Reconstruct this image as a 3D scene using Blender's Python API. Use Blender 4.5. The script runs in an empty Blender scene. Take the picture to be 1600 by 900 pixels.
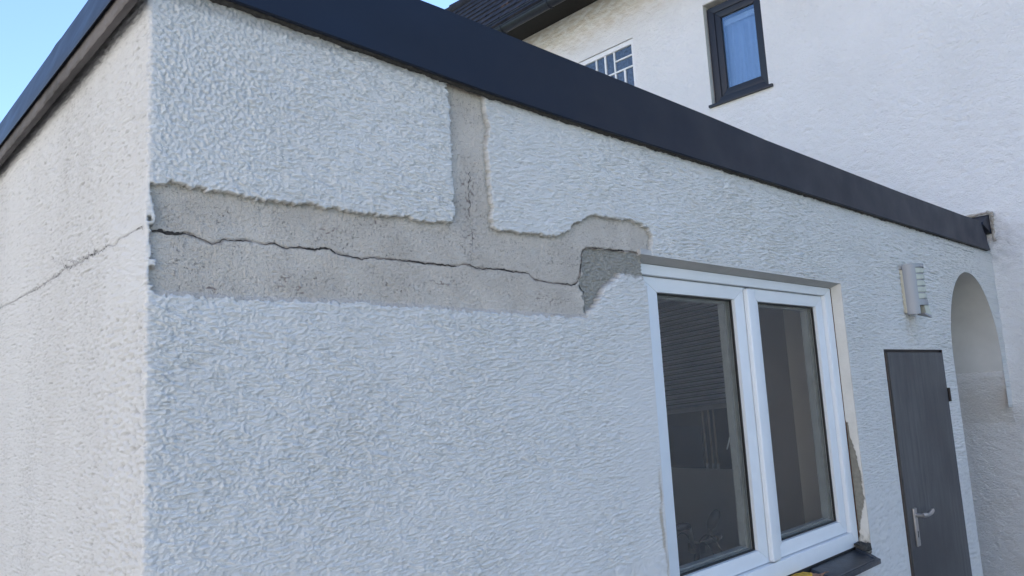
import bpy, bmesh, math, random
import numpy as np
from mathutils import Vector, Matrix
R_ = math.radians
SC = bpy.context.scene
COL = SC.collection

# ------------------------------------------------------------------ camera
CR = np.array([[0.72267007, -0.68905379, -0.05434005],
               [0.05879408, 0.13961411, -0.98845898],
               [0.68868805, 0.71113485, 0.14140722]])      # rows: right, down, forward
FPX = 1187.58
CP = np.array([-0.5216, -1.6, 1.75])
cam = bpy.data.cameras.new('camera'); camo = bpy.data.objects.new('camera', cam); COL.objects.link(camo)
cam.sensor_width = 36; cam.lens = 36 * FPX / 1600; cam.clip_start = .05; cam.clip_end = 3000
m = Matrix(((CR[0][0], -CR[1][0], -CR[2][0], CP[0]), (CR[0][1], -CR[1][1], -CR[2][1], CP[1]),
            (CR[0][2], -CR[1][2], -CR[2][2], CP[2]), (0, 0, 0, 1)))
camo.matrix_world = m
SC.camera = camo
SC.cycles.use_adaptive_sampling = False
# ------------------------------------------------------------------ light
SUN_EL, SUN_AZ = 52., 6.        # azimuth of the sun measured from +x towards +y
w = bpy.data.worlds.new('World'); SC.world = w; w.use_nodes = True
nt = w.node_tree; bg = nt.nodes['Background']; sky = nt.nodes.new('ShaderNodeTexSky')
sky.sky_type = 'NISHITA'; sky.sun_disc = False; sky.sun_elevation = R_(SUN_EL); sky.sun_rotation = R_(90 - SUN_AZ)
sky.air_density = .8; sky.dust_density = .05; sky.ozone_density = 3.5
nt.links.new(sky.outputs[0], bg.inputs[0]); bg.inputs[1].default_value = .085
sun = bpy.data.lights.new('sun', 'SUN'); suno = bpy.data.objects.new('sun', sun); COL.objects.link(suno)
sun.energy = 5.0; sun.angle = R_(.5); sun.color = (1, .95, .87)
sd = Vector((math.cos(R_(SUN_EL)) * math.cos(R_(SUN_AZ)), math.cos(R_(SUN_EL)) * math.sin(R_(SUN_AZ)), math.sin(R_(SUN_EL))))
suno.rotation_euler = sd.to_track_quat('Z', 'Y').to_euler(); suno.location = sd * 50
SC.view_settings.view_transform = 'Standard'; SC.view_settings.look = 'None'
SC.view_settings.exposure = 2.18; SC.view_settings.gamma = 1; SC.view_settings.use_curve_mapping = False

# ------------------------------------------------------------------ helpers
def at(px, py, ax, v):
    """point of the photograph's ray (1600x900 px) on the real plane axis ax = v"""
    r = CR.T @ np.array([(px - 800) / FPX, (py - 450) / FPX, 1.])
    return CP + r * ((v - CP[ax]) / r[ax])

rng = np.random.RandomState(5)
PERM = rng.permutation(1024); GR = rng.uniform(0, 2 * np.pi, 1024); GX, GY = np.cos(GR), np.sin(GR)
def perlin(x, y, seed=0):
    x = np.asarray(x, float) + seed * 17.31; y = np.asarray(y, float) + seed * 7.77
    xi = np.floor(x).astype(np.int64); yi = np.floor(y).astype(np.int64); xf = x - xi; yf = y - yi
    u = xf ** 3 * (xf * (xf * 6 - 15) + 10); v = yf ** 3 * (yf * (yf * 6 - 15) + 10)
    def g(i, j, dx, dy):
        h = PERM[(PERM[(xi + i) & 1023] + yi + j) & 1023]
        return GX[h] * dx + GY[h] * dy
    a = g(0, 0, xf, yf); b = g(1, 0, xf - 1, yf); c = g(0, 1, xf, yf - 1); d = g(1, 1, xf - 1, yf - 1)
    return ((a + u * (b - a)) + v * ((c + u * (d - c)) - (a + u * (b - a)))) * 1.5
def fbm(x, y, n=3, seed=0):
    s = 0; a = 1
    for k in range(n):
        s = s + a * perlin(x * 2 ** k, y * 2 ** k, seed + k * 3); a *= .5
    return s
def sstep(a, b, x):
    t = np.clip((x - a) / (b - a), 0, 1); return t * t * (3 - 2 * t)
def sdf_poly(px, py, P):
    """signed distance, negative inside"""
    P = np.asarray(P, float); d = np.full(px.shape, 1e9); ins = np.zeros(px.shape, bool)
    for i in range(len(P)):
        a = P[i]; b = P[(i + 1) % len(P)]; e = b - a
        t = np.clip(((px - a[0]) * e[0] + (py - a[1]) * e[1]) / (e @ e + 1e-12), 0, 1)
        d = np.minimum(d, np.hypot(px - a[0] - t * e[0], py - a[1] - t * e[1]))
        c = ((a[1] > py) != (b[1] > py)) & (px < (b[0] - a[0]) * (py - a[1]) / (b[1] - a[1] + 1e-12) + a[0])
        ins ^= c
    return np.where(ins, -d, d)
def dist_line(px, py, P):
    P = np.asarray(P, float); d = np.full(px.shape, 1e9); sg = np.zeros(px.shape)
    for i in range(len(P) - 1):
        a = P[i]; b = P[i + 1]; e = b - a
        t = np.clip(((px - a[0]) * e[0] + (py - a[1]) * e[1]) / (e @ e + 1e-12), 0, 1)
        dd = np.hypot(px - a[0] - t * e[0], py - a[1] - t * e[1]); s = np.sign((px - a[0]) * e[1] - (py - a[1]) * e[0])
        sg = np.where(dd < d, s, sg); d = np.minimum(d, dd)
    return d, sg

def link(o, parent=None):
    COL.objects.link(o)
    if parent: o.parent = parent
    return o
def empty(name, label, cat, loc=(0, 0, 0), group=None, kind=None):
    o = bpy.data.objects.new(name, None); link(o); o.location = loc; o['label'] = label; o['category'] = cat
    if group: o['group'] = group
    if kind: o['kind'] = kind
    return o
def place(o, parent):
    """parent o keeping its world coordinates"""
    if parent:
        o.parent = parent
        bpy.context.view_layer.update()
        o.matrix_parent_inverse = parent.matrix_world.inverted()
    return o
def np_mesh(name, V, F, mat, parent=None, attrs=None, smooth=True):
    me = bpy.data.meshes.new(name); V = np.asarray(V, np.float32); F = np.asarray(F, np.int32)
    me.vertices.add(len(V)); me.vertices.foreach_set('co', V.ravel())
    k = F.shape[1]; me.loops.add(F.size); me.loops.foreach_set('vertex_index', F.ravel())
    me.polygons.add(len(F)); me.polygons.foreach_set('loop_start', np.arange(0, F.size, k, dtype=np.int32))
    me.polygons.foreach_set('loop_total', np.full(len(F), k, np.int32))
    me.polygons.foreach_set('use_smooth', np.full(len(F), smooth, bool))
    me.update(calc_edges=True); me.validate()
    for n, a in (attrs or {}).items():
        at_ = me.attributes.new(n, 'FLOAT', 'POINT'); at_.data.foreach_set('value', np.asarray(a, np.float32))
    me.materials.append(mat); o = bpy.data.objects.new(name, me); COL.objects.link(o); return place(o, parent)

class MB:
    def __init__(s): s.bm = bmesh.new()
    def box(s, x0, x1, y0, y1, z0, z1, bevel=0, seg=2):
        t = bmesh.new(); bmesh.ops.create_cube(t, size=1)
        for v in t.verts: v.co = Vector(((x0 + x1) / 2 + v.co.x * (x1 - x0), (y0 + y1) / 2 + v.co.y * (y1 - y0), (z0 + z1) / 2 + v.co.z * (z1 - z0)))
        if bevel: bmesh.ops.bevel(t, geom=t.edges[:], offset=bevel, segments=seg, affect='EDGES', profile=.6)
        s.merge(t); return s
    def merge(s, t):
        me = bpy.data.meshes.new('t'); t.to_mesh(me); t.free(); s.bm.from_mesh(me); bpy.data.meshes.remove(me)
    def hexa(s, P, bevel=0):
        """8 corners: bottom 4 ccw then top 4 ccw"""
        t = bmesh.new(); v = [t.verts.new(p) for p in P]
        for f in ((3, 2, 1, 0), (4, 5, 6, 7), (0, 1, 5, 4), (1, 2, 6, 5), (2, 3, 7, 6), (3, 0, 4, 7)): t.faces.new([v[i] for i in f])
        if bevel: bmesh.ops.bevel(t, geom=t.edges[:], offset=bevel, segments=2, affect='EDGES', profile=.6)
        s.merge(t); return s
    def tube(s, pts, r, n=10, cap=True):
        pts = [Vector(p) for p in pts]; rr = r if hasattr(r, '__len__') else [r] * len(pts)
        rings = []; t0 = None
        for i, p in enumerate(pts):
            d = (pts[min(i + 1, len(pts) - 1)] - pts[max(i - 1, 0)]).normalized()
            up = Vector((0, 0, 1)) if abs(d.z) < .95 else Vector((1, 0, 0))
            if t0 is None: a = d.cross(up).normalized()
            else: a = (t0 - d * t0.dot(d)).normalized()
            t0 = a; b = d.cross(a)
            rings.append([s.bm.verts.new(p + (a * math.cos(k * 2 * math.pi / n) + b * math.sin(k * 2 * math.pi / n)) * rr[i]) for k in range(n)])
        for i in range(len(rings) - 1):
            for k in range(n): s.bm.faces.new((rings[i][k], rings[i][(k + 1) % n], rings[i + 1][(k + 1) % n], rings[i + 1][k]))
        if cap: s.bm.faces.new(rings[0][::-1]); s.bm.faces.new(rings[-1])
        return s
    def prism(s, prof, p0, p1, axis='x', cap=True):
        """profile pts (two coords) extruded along an axis"""
        def mk(q, t):
            if axis == 'x': return (t, q[0], q[1])
            if axis == 'y': return (q[0], t, q[1])
            return (q[0], q[1], t)
        a = [s.bm.verts.new(mk(q, p0)) for q in prof]; b = [s.bm.verts.new(mk(q, p1)) for q in prof]
        n = len(prof)
        for i in range(n): s.bm.faces.new((a[i], a[(i + 1) % n], b[(i + 1) % n], b[i]))
        if cap: s.bm.faces.new(a[::-1]); s.bm.faces.new(b)
        return s
    def build(s, name, mat, parent=None, smooth=False):
        bmesh.ops.recalc_face_normals(s.bm, faces=s.bm.faces[:])
        me = bpy.data.meshes.new(name); s.bm.to_mesh(me); s.bm.free(); me.materials.append(mat)
        if smooth:
            me.polygons.foreach_set('use_smooth', [True] * len(me.polygons))
            me.set_sharp_from_angle(angle=R_(38))
        o = bpy.data.objects.new(name, me); COL.objects.link(o); return place(o, parent)

# ------------------------------------------------------------------ materials
def new_mat(name):
    m_ = bpy.data.materials.new(name); m_.use_nodes = True; t = m_.node_tree
    return m_, t, t.nodes['Principled BSDF']
def nd(t, kind, **k):
    n = t.nodes.new(kind)
    for a, v in k.items(): setattr(n, a, v)
    return n
def noise(t, scale, detail=4, rough=.55, vec=None, dist=0):
    n = nd(t, 'ShaderNodeTexNoise'); n.inputs['Scale'].default_value = scale; n.inputs['Detail'].default_value = detail
    n.inputs['Roughness'].default_value = rough; n.inputs['Distortion'].default_value = dist
    if vec: t.links.new(vec, n.inputs['Vector'])
    return n.outputs['Fac']
def ramp(t, fac, a, b, ca=(0, 0, 0, 1), cb=(1, 1, 1, 1)):
    r = nd(t, 'ShaderNodeValToRGB'); r.color_ramp.elements[0].position = a; r.color_ramp.elements[1].position = b
    r.color_ramp.elements[0].color = ca; r.color_ramp.elements[1].color = cb; t.links.new(fac, r.inputs[0]); return r.outputs[0]
def mix(t, fac, a, b, mode='MIX'):
    n = nd(t, 'ShaderNodeMix', data_type='RGBA', blend_type=mode)
    if isinstance(fac, float): n.inputs[0].default_value = fac
    else: t.links.new(fac, n.inputs[0])
    for s_, i in ((a, 6), (b, 7)):
        if isinstance(s_, tuple): n.inputs[i].default_value = (*s_, 1) if len(s_) == 3 else s_
        else: t.links.new(s_, n.inputs[i])
    return n.outputs[2]
def attr(t, name):
    n = nd(t, 'ShaderNodeAttribute', attribute_name=name); return n.outputs['Fac']
def math_(t, op, a, b):
    n = nd(t, 'ShaderNodeMath', operation=op)
    for i, s_ in enumerate((a, b)):
        if isinstance(s_, (int, float)): n.inputs[i].default_value = s_
        else: t.links.new(s_, n.inputs[i])
    return n.outputs[0]
def coords(t, scale=(1, 1, 1)):
    g = nd(t, 'ShaderNodeNewGeometry')
    mp = nd(t, 'ShaderNodeMapping'); mp.inputs['Scale'].default_value = scale; t.links.new(g.outputs['Position'], mp.inputs['Vector']); return mp.outputs[0]
def bump(t, bs, h, dist, strength=1.):
    b = nd(t, 'ShaderNodeBump'); b.inputs['Distance'].default_value = dist; b.inputs['Strength'].default_value = strength
    t.links.new(h, b.inputs['Height'])
    t.links.new(b.outputs[0], bs.inputs['Normal']); return b
def simple(name, col, rough=.5, metal=0, var=.15, scale=20, bumpd=0, bscale=80, spec=.5, vscale=None):
    m_, t, b = new_mat(name); c = coords(t, vscale or (1, 1, 1)); n = noise(t, scale, 5, .6, c)
    dark = tuple(x * (1 - var) for x in col); lite = tuple(min(1, x * (1 + var)) for x in col)
    t.links.new(ramp(t, n, .3, .7, (*dark, 1), (*lite, 1)), b.inputs['Base Color'])
    b.inputs['Roughness'].default_value = rough; b.inputs['Metallic'].default_value = metal
    b.inputs['Specular IOR Level'].default_value = spec
    if bumpd: bump(t, b, noise(t, bscale, 4, .6, c), bumpd)
    return m_

def mat_coat(name, base, base2=None, bscale=260, bd=.0012, grain=(1, 1, 1.7)):
    m_, t, b = new_mat(name); c = coords(t)
    n = noise(t, 1.3, 4, .6, c)
    col = mix(t, ramp(t, n, .35, .7), base, tuple(x * .93 for x in base))
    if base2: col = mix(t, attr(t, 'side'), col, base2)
    # shade painted into the hollows of the roughcast, dirt, and stains of their own shape
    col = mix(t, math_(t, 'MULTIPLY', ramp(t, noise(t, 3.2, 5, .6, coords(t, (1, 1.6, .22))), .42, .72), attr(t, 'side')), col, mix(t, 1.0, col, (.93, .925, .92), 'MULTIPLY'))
    col = mix(t, attr(t, 'grime_shade'), col, (.19, .195, .205))
    col = mix(t, attr(t, 'rust'), col, (.46, .37, .26))
    mcol = mix(t, noise(t, 60, 4, .6, c), (.26, .24, .22), (.42, .39, .35))
    col = mix(t, attr(t, 'mort'), col, mcol)
    t.links.new(col, b.inputs['Base Color']); b.inputs['Roughness'].default_value = .85; b.inputs['Specular IOR Level'].default_value = .25
    cc = coords(t, grain)
    h = math_(t, 'ADD', noise(t, bscale, 3, .6, cc, .4), math_(t, 'MULTIPLY', noise(t, bscale * 2.4, 2, .6, c), .4))
    bump(t, b, h, bd)
    return m_
M = {}
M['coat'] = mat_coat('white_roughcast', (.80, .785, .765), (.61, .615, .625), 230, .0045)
M['coat_main'] = mat_coat('white_house_render', (.82, .82, .82), None, 45, .015)
def mat_bare():
    m_, t, b = new_mat('bare_render'); c = coords(t)
    a = noise(t, 6, 5, .6, c); col = mix(t, ramp(t, a, .3, .7), (.60, .54, .475), (.75, .685, .61))
    v = noise(t, 170, 3, .7, coords(t, (1, 1, 1)), .5); clus = ramp(t, noise(t, 11, 4, .65, c), .42, .60)
    pit = math_(t, 'MULTIPLY', ramp(t, v, .60, .68), clus)
    col = mix(t, math_(t, 'MULTIPLY', pit, .8), col, (.17, .135, .12))
    fine = ramp(t, noise(t, 230, 3, .6, c), .60, .69); col = mix(t, math_(t, 'MULTIPLY', fine, .55), col, (.2, .17, .15))
    pale = ramp(t, noise(t, 9, 4, .6, coords(t, (1, 1, 1.6))), .58, .72); col = mix(t, math_(t, 'MULTIPLY', pale, .5), col, (.70, .69, .66))
    col = mix(t, attr(t, 'mort'), col, mix(t, noise(t, 90, 4, .7, c), (.22, .21, .185), (.62, .59, .53)))
    col = mix(t, attr(t, 'rust'), col, (.22, .165, .145))
    t.links.new(col, b.inputs['Base Color']); b.inputs['Roughness'].default_value = .92; b.inputs['Specular IOR Level'].default_value = .2
    h = math_(t, 'SUBTRACT', math_(t, 'ADD', noise(t, 300, 3, .65, c), math_(t, 'MULTIPLY', noise(t, 110, 3, .6, c), 1.2)), math_(t, 'MULTIPLY', pit, .8)); bump(t, b, h, .007)
    return m_
M['bare'] = mat_bare()
M['smooth'] = simple('smooth_plaster', (.62, .61, .58), .85, 0, .06, 5, .0006, 120, .25)
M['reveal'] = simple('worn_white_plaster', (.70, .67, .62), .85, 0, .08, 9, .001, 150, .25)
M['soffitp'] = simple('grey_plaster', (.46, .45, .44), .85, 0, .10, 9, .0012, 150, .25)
M['crack'] = simple('crack_dark', (.035, .03, .026), .95, 0, .4, 200)  # one dark colour for the dirt and shade inside the cracks
M['dirt'] = simple('edge_dirt', (.05, .048, .045), .95, 0, .5, 90, .002, 300)
def mat_sheet():
    m_, t, b = new_mat('anthracite_sheet'); c = coords(t)
    n = noise(t, 2.2, 5, .6, coords(t, (1, 1, 3)))
    t.links.new(mix(t, n, (.005, .009, .022), (.008, .013, .028)), b.inputs['Base Color'])
    t.links.new(ramp(t, noise(t, 5, 4, .6, c), .3, .8, (.42, .42, .42, 1), (.58, .58, .58, 1)), b.inputs['Roughness'])
    bump(t, b, noise(t, 3.0, 2, .5, c), .004, .6); b.inputs['Specular IOR Level'].default_value = .3; return m_
M['sheet'] = mat_sheet()
M['board'] = simple('weathered_board', (.095, .087, .087), .8, 0, .45, 14, .002, 60, .3, (1, .25, 1))
M['pvc'] = simple('white_pvc', (.76, .78, .80), .33, 0, .025, 8)
M['seal'] = simple('black_seal', (.02, .02, .02), .6)
M['spacer'] = simple('grey_spacer', (.32, .34, .32), .5)
def mat_glass(name, tint, refl, rough=0.0):
    m_, t, b = new_mat(name); t.nodes.remove(b); out = t.nodes['Material Output']
    tr = nd(t, 'ShaderNodeBsdfTransparent'); tr.inputs[0].default_value = (*tint, 1)
    gl = nd(t, 'ShaderNodeBsdfGlossy'); gl.inputs['Roughness'].default_value = rough; gl.inputs['Color'].default_value = (.95, .98, 1, 1)
    fr = nd(t, 'ShaderNodeFresnel'); fr.inputs[0].default_value = 1.5
    mx = nd(t, 'ShaderNodeMixShader'); t.links.new(math_(t, 'MULTIPLY', fr.outputs[0], refl), mx.inputs[0])
    t.links.new(tr.outputs[0], mx.inputs[1]); t.links.new(gl.outputs[0], mx.inputs[2]); t.links.new(mx.outputs[0], out.inputs[0]); return m_
M['glass'] = mat_glass('window_glass', (.90, .90, .90), .12)
M['glass_up'] = mat_glass('upper_window_glass', (.72, .80, .88), 2.6)
def mat_door():
    m_, t, b = new_mat('grey_brushed_door'); c = coords(t, (9, 1, 1.1)); n = noise(t, 2.6, 6, .65, c)
    f = noise(t, 1.6, 3, .5, coords(t, (1, 1, 1))); col = mix(t, ramp(t, n, .32, .72), (.040, .042, .046), (.115, .115, .118))
    col = mix(t, ramp(t, f, .4, .7), col, (.040, .040, .046)); sc = ramp(t, noise(t, 3, 5, .7, coords(t, (30, 1, 2))), .66, .72)
    col = mix(t, math_(t, 'MULTIPLY', sc, .45), col, (.2, .2, .21)); t.links.new(col, b.inputs['Base Color'])
    b.inputs['Roughness'].default_value = .5; bump(t, b, noise(t, 6, 5, .6, coords(t, (40, 1, 1))), .0012); return m_
M['door'] = mat_door()
M['door_frame'] = simple('dark_door_frame', (.022, .014, .013), .6, 0, .3)
M['handle'] = simple('dull_aluminium', (.42, .40, .39), .38, .7, .05)
M['lampgrey'] = simple('grey_lamp_shell', (.30, .31, .33), .45, .2, .04, 5)
M['lampwhite'] = simple('pale_lamp_diffuser', (.46, .48, .42), .4, 0, .05)
M['lampbase'] = simple('cream_lamp_base', (.50, .46, .36), .5, 0, .1)
M['blacksill'] = simple('dark_sill', (.035, .042, .055), .35, .3, .4, 30, .001, 60)
M['foam'] = simple('yellow_foam', (.62, .36, .04), .9, 0, .4, 60, .006, 90)
M['brick'] = simple('orange_brick', (.36, .19, .12), .95, 0, .35, 40, .006, 90)
M['upframe'] = simple('anthracite_window_frame', (.012, .017, .028), .5, 0, .12)
M['curtain'] = simple('pale_curtain', (.52, .60, .72), .9, 0, .05)
M['barrel'] = simple('white_window_rail', (.75, .78, .80), .5)
M['lattice'] = simple('white_lattice_bar', (.76, .77, .78), .6, 0, .06)
M['latglass'] = simple('blue_grey_cathedral_glass', (.045, .07, .12), .08, 0, .5, 30, .004, 70, 1.0)
M['gutter'] = simple('dark_gutter', (.018, .022, .032), .4, .5, .2)
M['eave'] = simple('dark_eave_board', (.012, .010, .009), .8, 0, .3)
def mat_tile():
    m_, t, b = new_mat('dark_roof_tile'); c = coords(t); n = noise(t, 9, 4, .6, c)
    col = mix(t, ramp(t, n, .3, .7), (.022, .024, .034), (.05, .05, .06)); sp = ramp(t, noise(t, 5, 3, .6, c), .62, .72)
    col = mix(t, math_(t, 'MULTIPLY', sp, .6), col, (.16, .11, .09)); t.links.new(col, b.inputs['Base Color']); b.inputs['Roughness'].default_value = .9; b.inputs['Specular IOR Level'].default_value = .2
    return m_
M['tile'] = mat_tile()
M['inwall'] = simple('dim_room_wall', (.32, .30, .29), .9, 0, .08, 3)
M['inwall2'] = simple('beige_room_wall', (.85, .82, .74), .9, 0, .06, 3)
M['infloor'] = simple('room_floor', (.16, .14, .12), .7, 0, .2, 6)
M['black'] = simple('black_plastic', (.02, .02, .022), .35)
M['blind'] = simple('dark_blind', (.25, .26, .30), .5, 0, .12, 10)
M['wood'] = simple('pale_wood', (.40, .33, .24), .6, 0, .15, 30)
M['white'] = simple('white_rod', (.8, .82, .82), .35)
M['steel'] = simple('steel', (.5, .5, .52), .3, .9, .05)
M['rubber'] = simple('tyre', (.03, .03, .03), .8)
def mat_pave():
    m_, t, b = new_mat('yard_paving'); c = coords(t)
    br = nd(t, 'ShaderNodeTexBrick'); br.inputs['Scale'].default_value = 2.5; br.inputs['Mortar Size'].default_value = .012
    br.inputs['Color1'].default_value = (.10, .10, .10, 1); br.inputs['Color2'].default_value = (.08, .08, .08, 1); br.inputs['Mortar'].default_value = (.04, .04, .04, 1)
    t.links.new(c, br.inputs['Vector']); t.links.new(mix(t, noise(t, 2, 5, .6, c), br.outputs[0], (.075, .075, .075)), b.inputs['Base Color'])
    b.inputs['Roughness'].default_value = .85; return m_
M['pave'] = mat_pave()
M['grass'] = simple('grass', (.06, .09, .03), .95, 0, .4, 1.5)
M['nwall'] = simple('pale_house_render', (.62, .60, .58), .9, 0, .03, 3, .003, 60)
M['nroof'] = simple('red_roof_tile', (.22, .09, .06), .8, 0, .3, 6)
M['nglass'] = simple('dark_pane', (.03, .04, .05), .05, 0, .1, 3, 0, 80, 1.)

# ------------------------------------------------------------------ ground
MB().box(-400, 400, -400, 400, -.3, -.10).build('ground', M['grass'])['kind'] = 'structure'
MB().box(-12, 20, -14, 14, -.11, -.096).build('yard', M['pave'])['kind'] = 'structure'

# ================================================================== ANNEX
L = 6.23                      # plane of the main house wall
annex = empty('annex_building', 'low flat-roofed white roughcast annex with a cracked bare strip of render and dark roof edging', 'annex')

def W(pts, y=0.): return np.array([at(p[0], p[1], 1, y)[[0, 2]] for p in pts])
def Wl(pts, x=0.): return np.array([at(p[0], p[1], 0, x)[[1, 2]] for p in pts])
PY = .014
up_edge = [(200, 281), (222, 283), (245, 287), (262, 283), (285, 291), (330, 296), (360, 302), (400, 309), (430, 316), (470, 318), (500, 322), (540, 329), (580, 335), (620, 338), (660, 345), (708, 349),
           (711, 330), (709, 300), (707, 270), (706, 240), (705, 210), (702, 180), (700, 150), (697, 110), (754, 128),
           (755, 140), (757, 170), (763, 200), (760, 230), (763, 260), (765, 290), (768, 320), (770, 357), (800, 362), (840, 367), (870, 370), (885, 364),
           (900, 350), (920, 339), (935, 337), (948, 341), (960, 342), (985, 344), (1000, 349), (1012, 357), (1018, 368), (1017, 385), (1018, 400), (1020, 420), (1016, 447)]
low_edge = [(1009, 447), (1003, 432), (995, 434), (985, 430), (978, 430), (968, 428), (960, 440), (950, 443), (942, 457), (938, 463), (932, 477), (925, 483), (918, 495),
            (900, 496), (880, 494), (840, 492), (800, 489), (760, 487), (720, 485), (680, 481), (640, 479), (600, 477), (560, 472), (500, 471), (450, 470), (400, 468), (350, 466), (300, 462), (260, 459), (200, 457)]
PATCH = W(up_edge + low_edge, .002)
MORT = W([(911, 391), (918, 386), (945, 389), (965, 392), (1009, 399), (1022, 400), (1022, 450), (1003, 432), (995, 434), (985, 430), (968, 428), (960, 440), (950, 443), (942, 457), (938, 463), (932, 477), (925, 483), (916, 500),
          (913, 478), (911, 458), (904, 448), (909, 428), (909, 410)], PY)
CRACK_PX = [(226, 357), (232, 358), (238, 361), (252, 361), (262, 365), (276.5, 366.5), (292, 364), (302.5, 368.5), (315.5, 374), (331, 381.5), (344, 378.6), (350, 375), (365, 376), (385, 375.7), (402, 378.6), (413.7, 382), (428, 381), (436, 384), (448, 388), (465, 387), (481.6, 388.7), (491.7, 390.8), (503, 388), (515, 388.7), (521, 394), (532, 398), (549.5, 401.7), (565, 405.5), (578, 402), (600, 404.6), (630, 407), (663.5, 412), (690, 414), (712, 416), (727, 413), (746.6, 419.7), (781, 420.7), (803, 425), (825, 427), (834.6, 437), (864, 442.7), (880, 443), (893, 445.6), (902, 441.7), (906, 430), (908, 417), (909.4, 395), (916.7, 387), (930, 387.5), (942, 389), (965, 391), (986, 393), (1008, 398.7)]
CRACK = W(CRACK_PX, PY)
CRACK2 = W([(733, 268), (731, 290), (734, 318), (732, 335), (735, 360), (738, 380), (736, 400), (735, 414)], PY)
CRACK3 = W([(904, 446), (911, 456), (914, 470), (913, 482), (916, 497)], PY)
CRACKL = Wl([(224, 354), (212, 360), (200, 367), (186, 374), (178, 385), (170, 383), (158, 391), (147, 397), (137, 400), (127, 409), (112, 415), (100, 420), (88, 432), (73, 440), (58, 452), (40, 460), (22, 471), (0, 481), (-60, 510)])
CRACKL2 = Wl([(137, 400), (118, 408), (100, 408), (86, 410), (80, 404)])
XW0, XW1, ZW0, ZW1 = 1.70, 3.36, .905, 2.23
XD0, XD1, ZD1 = 3.82, 4.778, 1.896
AX, AZ, AA, AB = 5.545, 1.85, .56, .60
ZPIL = 1.70

def align(a, vals):
    a = np.array(sorted(a))
    for v in vals: a[np.argmin(abs(a - v))] = v
    return a
zs = np.concatenate([np.arange(-.10, .35, .03), np.arange(.35, 1.2, .0075), np.arange(1.2, 2.745, .0022)])
zs = align(zs, [ZW0, ZW1, ZD1, ZPIL, AZ])
xs = np.array([at(px, 520, 1, 0)[0] for px in np.arange(231, 1552, 1.6)]); xs = xs[(xs > .012) & (xs < L - .01)]
xs = align(np.concatenate([xs, [L + .02]]), [XW0, XW1, XD0, XD1, AX - AA, AX + AA])
ys = np.array([at(px, 620, 0, 0)[1] for px in np.arange(219, -30, -1.4)]); ys = ys[ys > .012]
ys = np.concatenate([ys, np.arange(ys[-1] + .02, 2.2, .03), np.arange(2.3, 4.6, .3)])
rc = .010
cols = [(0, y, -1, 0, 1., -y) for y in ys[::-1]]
for k in range(5):
    a = math.pi + (math.pi / 2) * k / 4
    cols.append((rc + rc * math.cos(a), rc + rc * math.sin(a), math.cos(a), math.sin(a), 1 - k / 4, -rc + 2 * rc * k / 4))
nl = len(cols)
cols += [(x, 0, 0, -1, 0., x) for x in xs]
Cc = np.array(cols); nc = len(Cc); nz = len(zs)
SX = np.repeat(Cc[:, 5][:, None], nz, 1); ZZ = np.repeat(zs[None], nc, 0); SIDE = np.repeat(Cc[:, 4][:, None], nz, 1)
front = SX > 0
# roughcast relief
wx = .35 * perlin(SX / .07, ZZ / .05, 9); 
def worm(s, t, sx, sz, seed):
    an = R_((14, -17, 9, -11, 19)[seed % 5]); wa = .9 * perlin(s / sx * .37, t / sz * .31, seed + 30); wb = .7 * perlin(s / sx * .41, t / sz * .29, seed + 40)
    s, t = s + sx * wa, t + sz * wb + s * math.tan(an) * .22
    s = s - (t - 2) * .35
    a = 1 - 2.6 * np.abs(perlin(s / sx + wx, t / sz + wx * .6, seed)); b = fbm(s / (sx * .6), t / (sz * .75), 2, seed + 5)
    c_ = 2.2 * np.abs(perlin(s / (sx * .75), t / (sz * .95) + wx, seed + 9)) - .6
    return a * .32 + b * .55 + c_ * .45
tilt = ZZ + .08 * np.sin(SX * 2.1) * .3 + .02 * perlin(SX / .5, ZZ / .4, 21)
near = .85 * worm(SX, tilt, .019, .0060, 1) + .65 * worm(SX, tilt, .060, .0085, 2) + .35 * perlin(SX / .05, ZZ / .03, 19)
mid = worm(SX, tilt, .050, .0105, 3) * 1.0 + .4 * near
far = worm(SX, tilt, .10, .017, 4) * 1.0 + .35 * mid
w1 = sstep(.9, 2.2, SX); w2 = sstep(3.0, 4.6, SX)
fr = near * (1 - w1) + 1.45 * mid * w1 * (1 - w2) + 1.7 * far * w2
amp = .0049 * (1 + .35 * perlin(SX / .4, ZZ / .25, 31))
granular = fbm(SX / .009, ZZ / .008, 3, 12) * 1.1
edgeg = sstep(.55, .0, SX) * sstep(1.9, 2.5, ZZ)
hf = amp * (fr * (1 - .7 * edgeg) + granular * .9 * edgeg)
# scraped, flatter strip left of the window
flat = sstep(.14, .0, XW0 - SX - .10 + .02 * perlin(ZZ / .12, SX / .1, 8)) * (SX < XW0 + .05) * sstep(2.1, 1.7, ZZ)
hf = hf * (1 - .55 * flat)
gl = .0036 * fbm(SX / .018, ZZ / .0065, 3, 14) - .0045 * sstep(.42, .66, perlin(SX / .022, ZZ / .0075, 15))
rg = sstep(.42, .20, -SX) * sstep(2.10, 1.95, ZZ)
gl = gl * (1 - .6 * rg) + rg * .0050 * fbm(SX / .022, ZZ / .011, 3, 16)
gl = gl + .0025 * perlin(SX / .35, ZZ / 1.6, 17)
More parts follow.
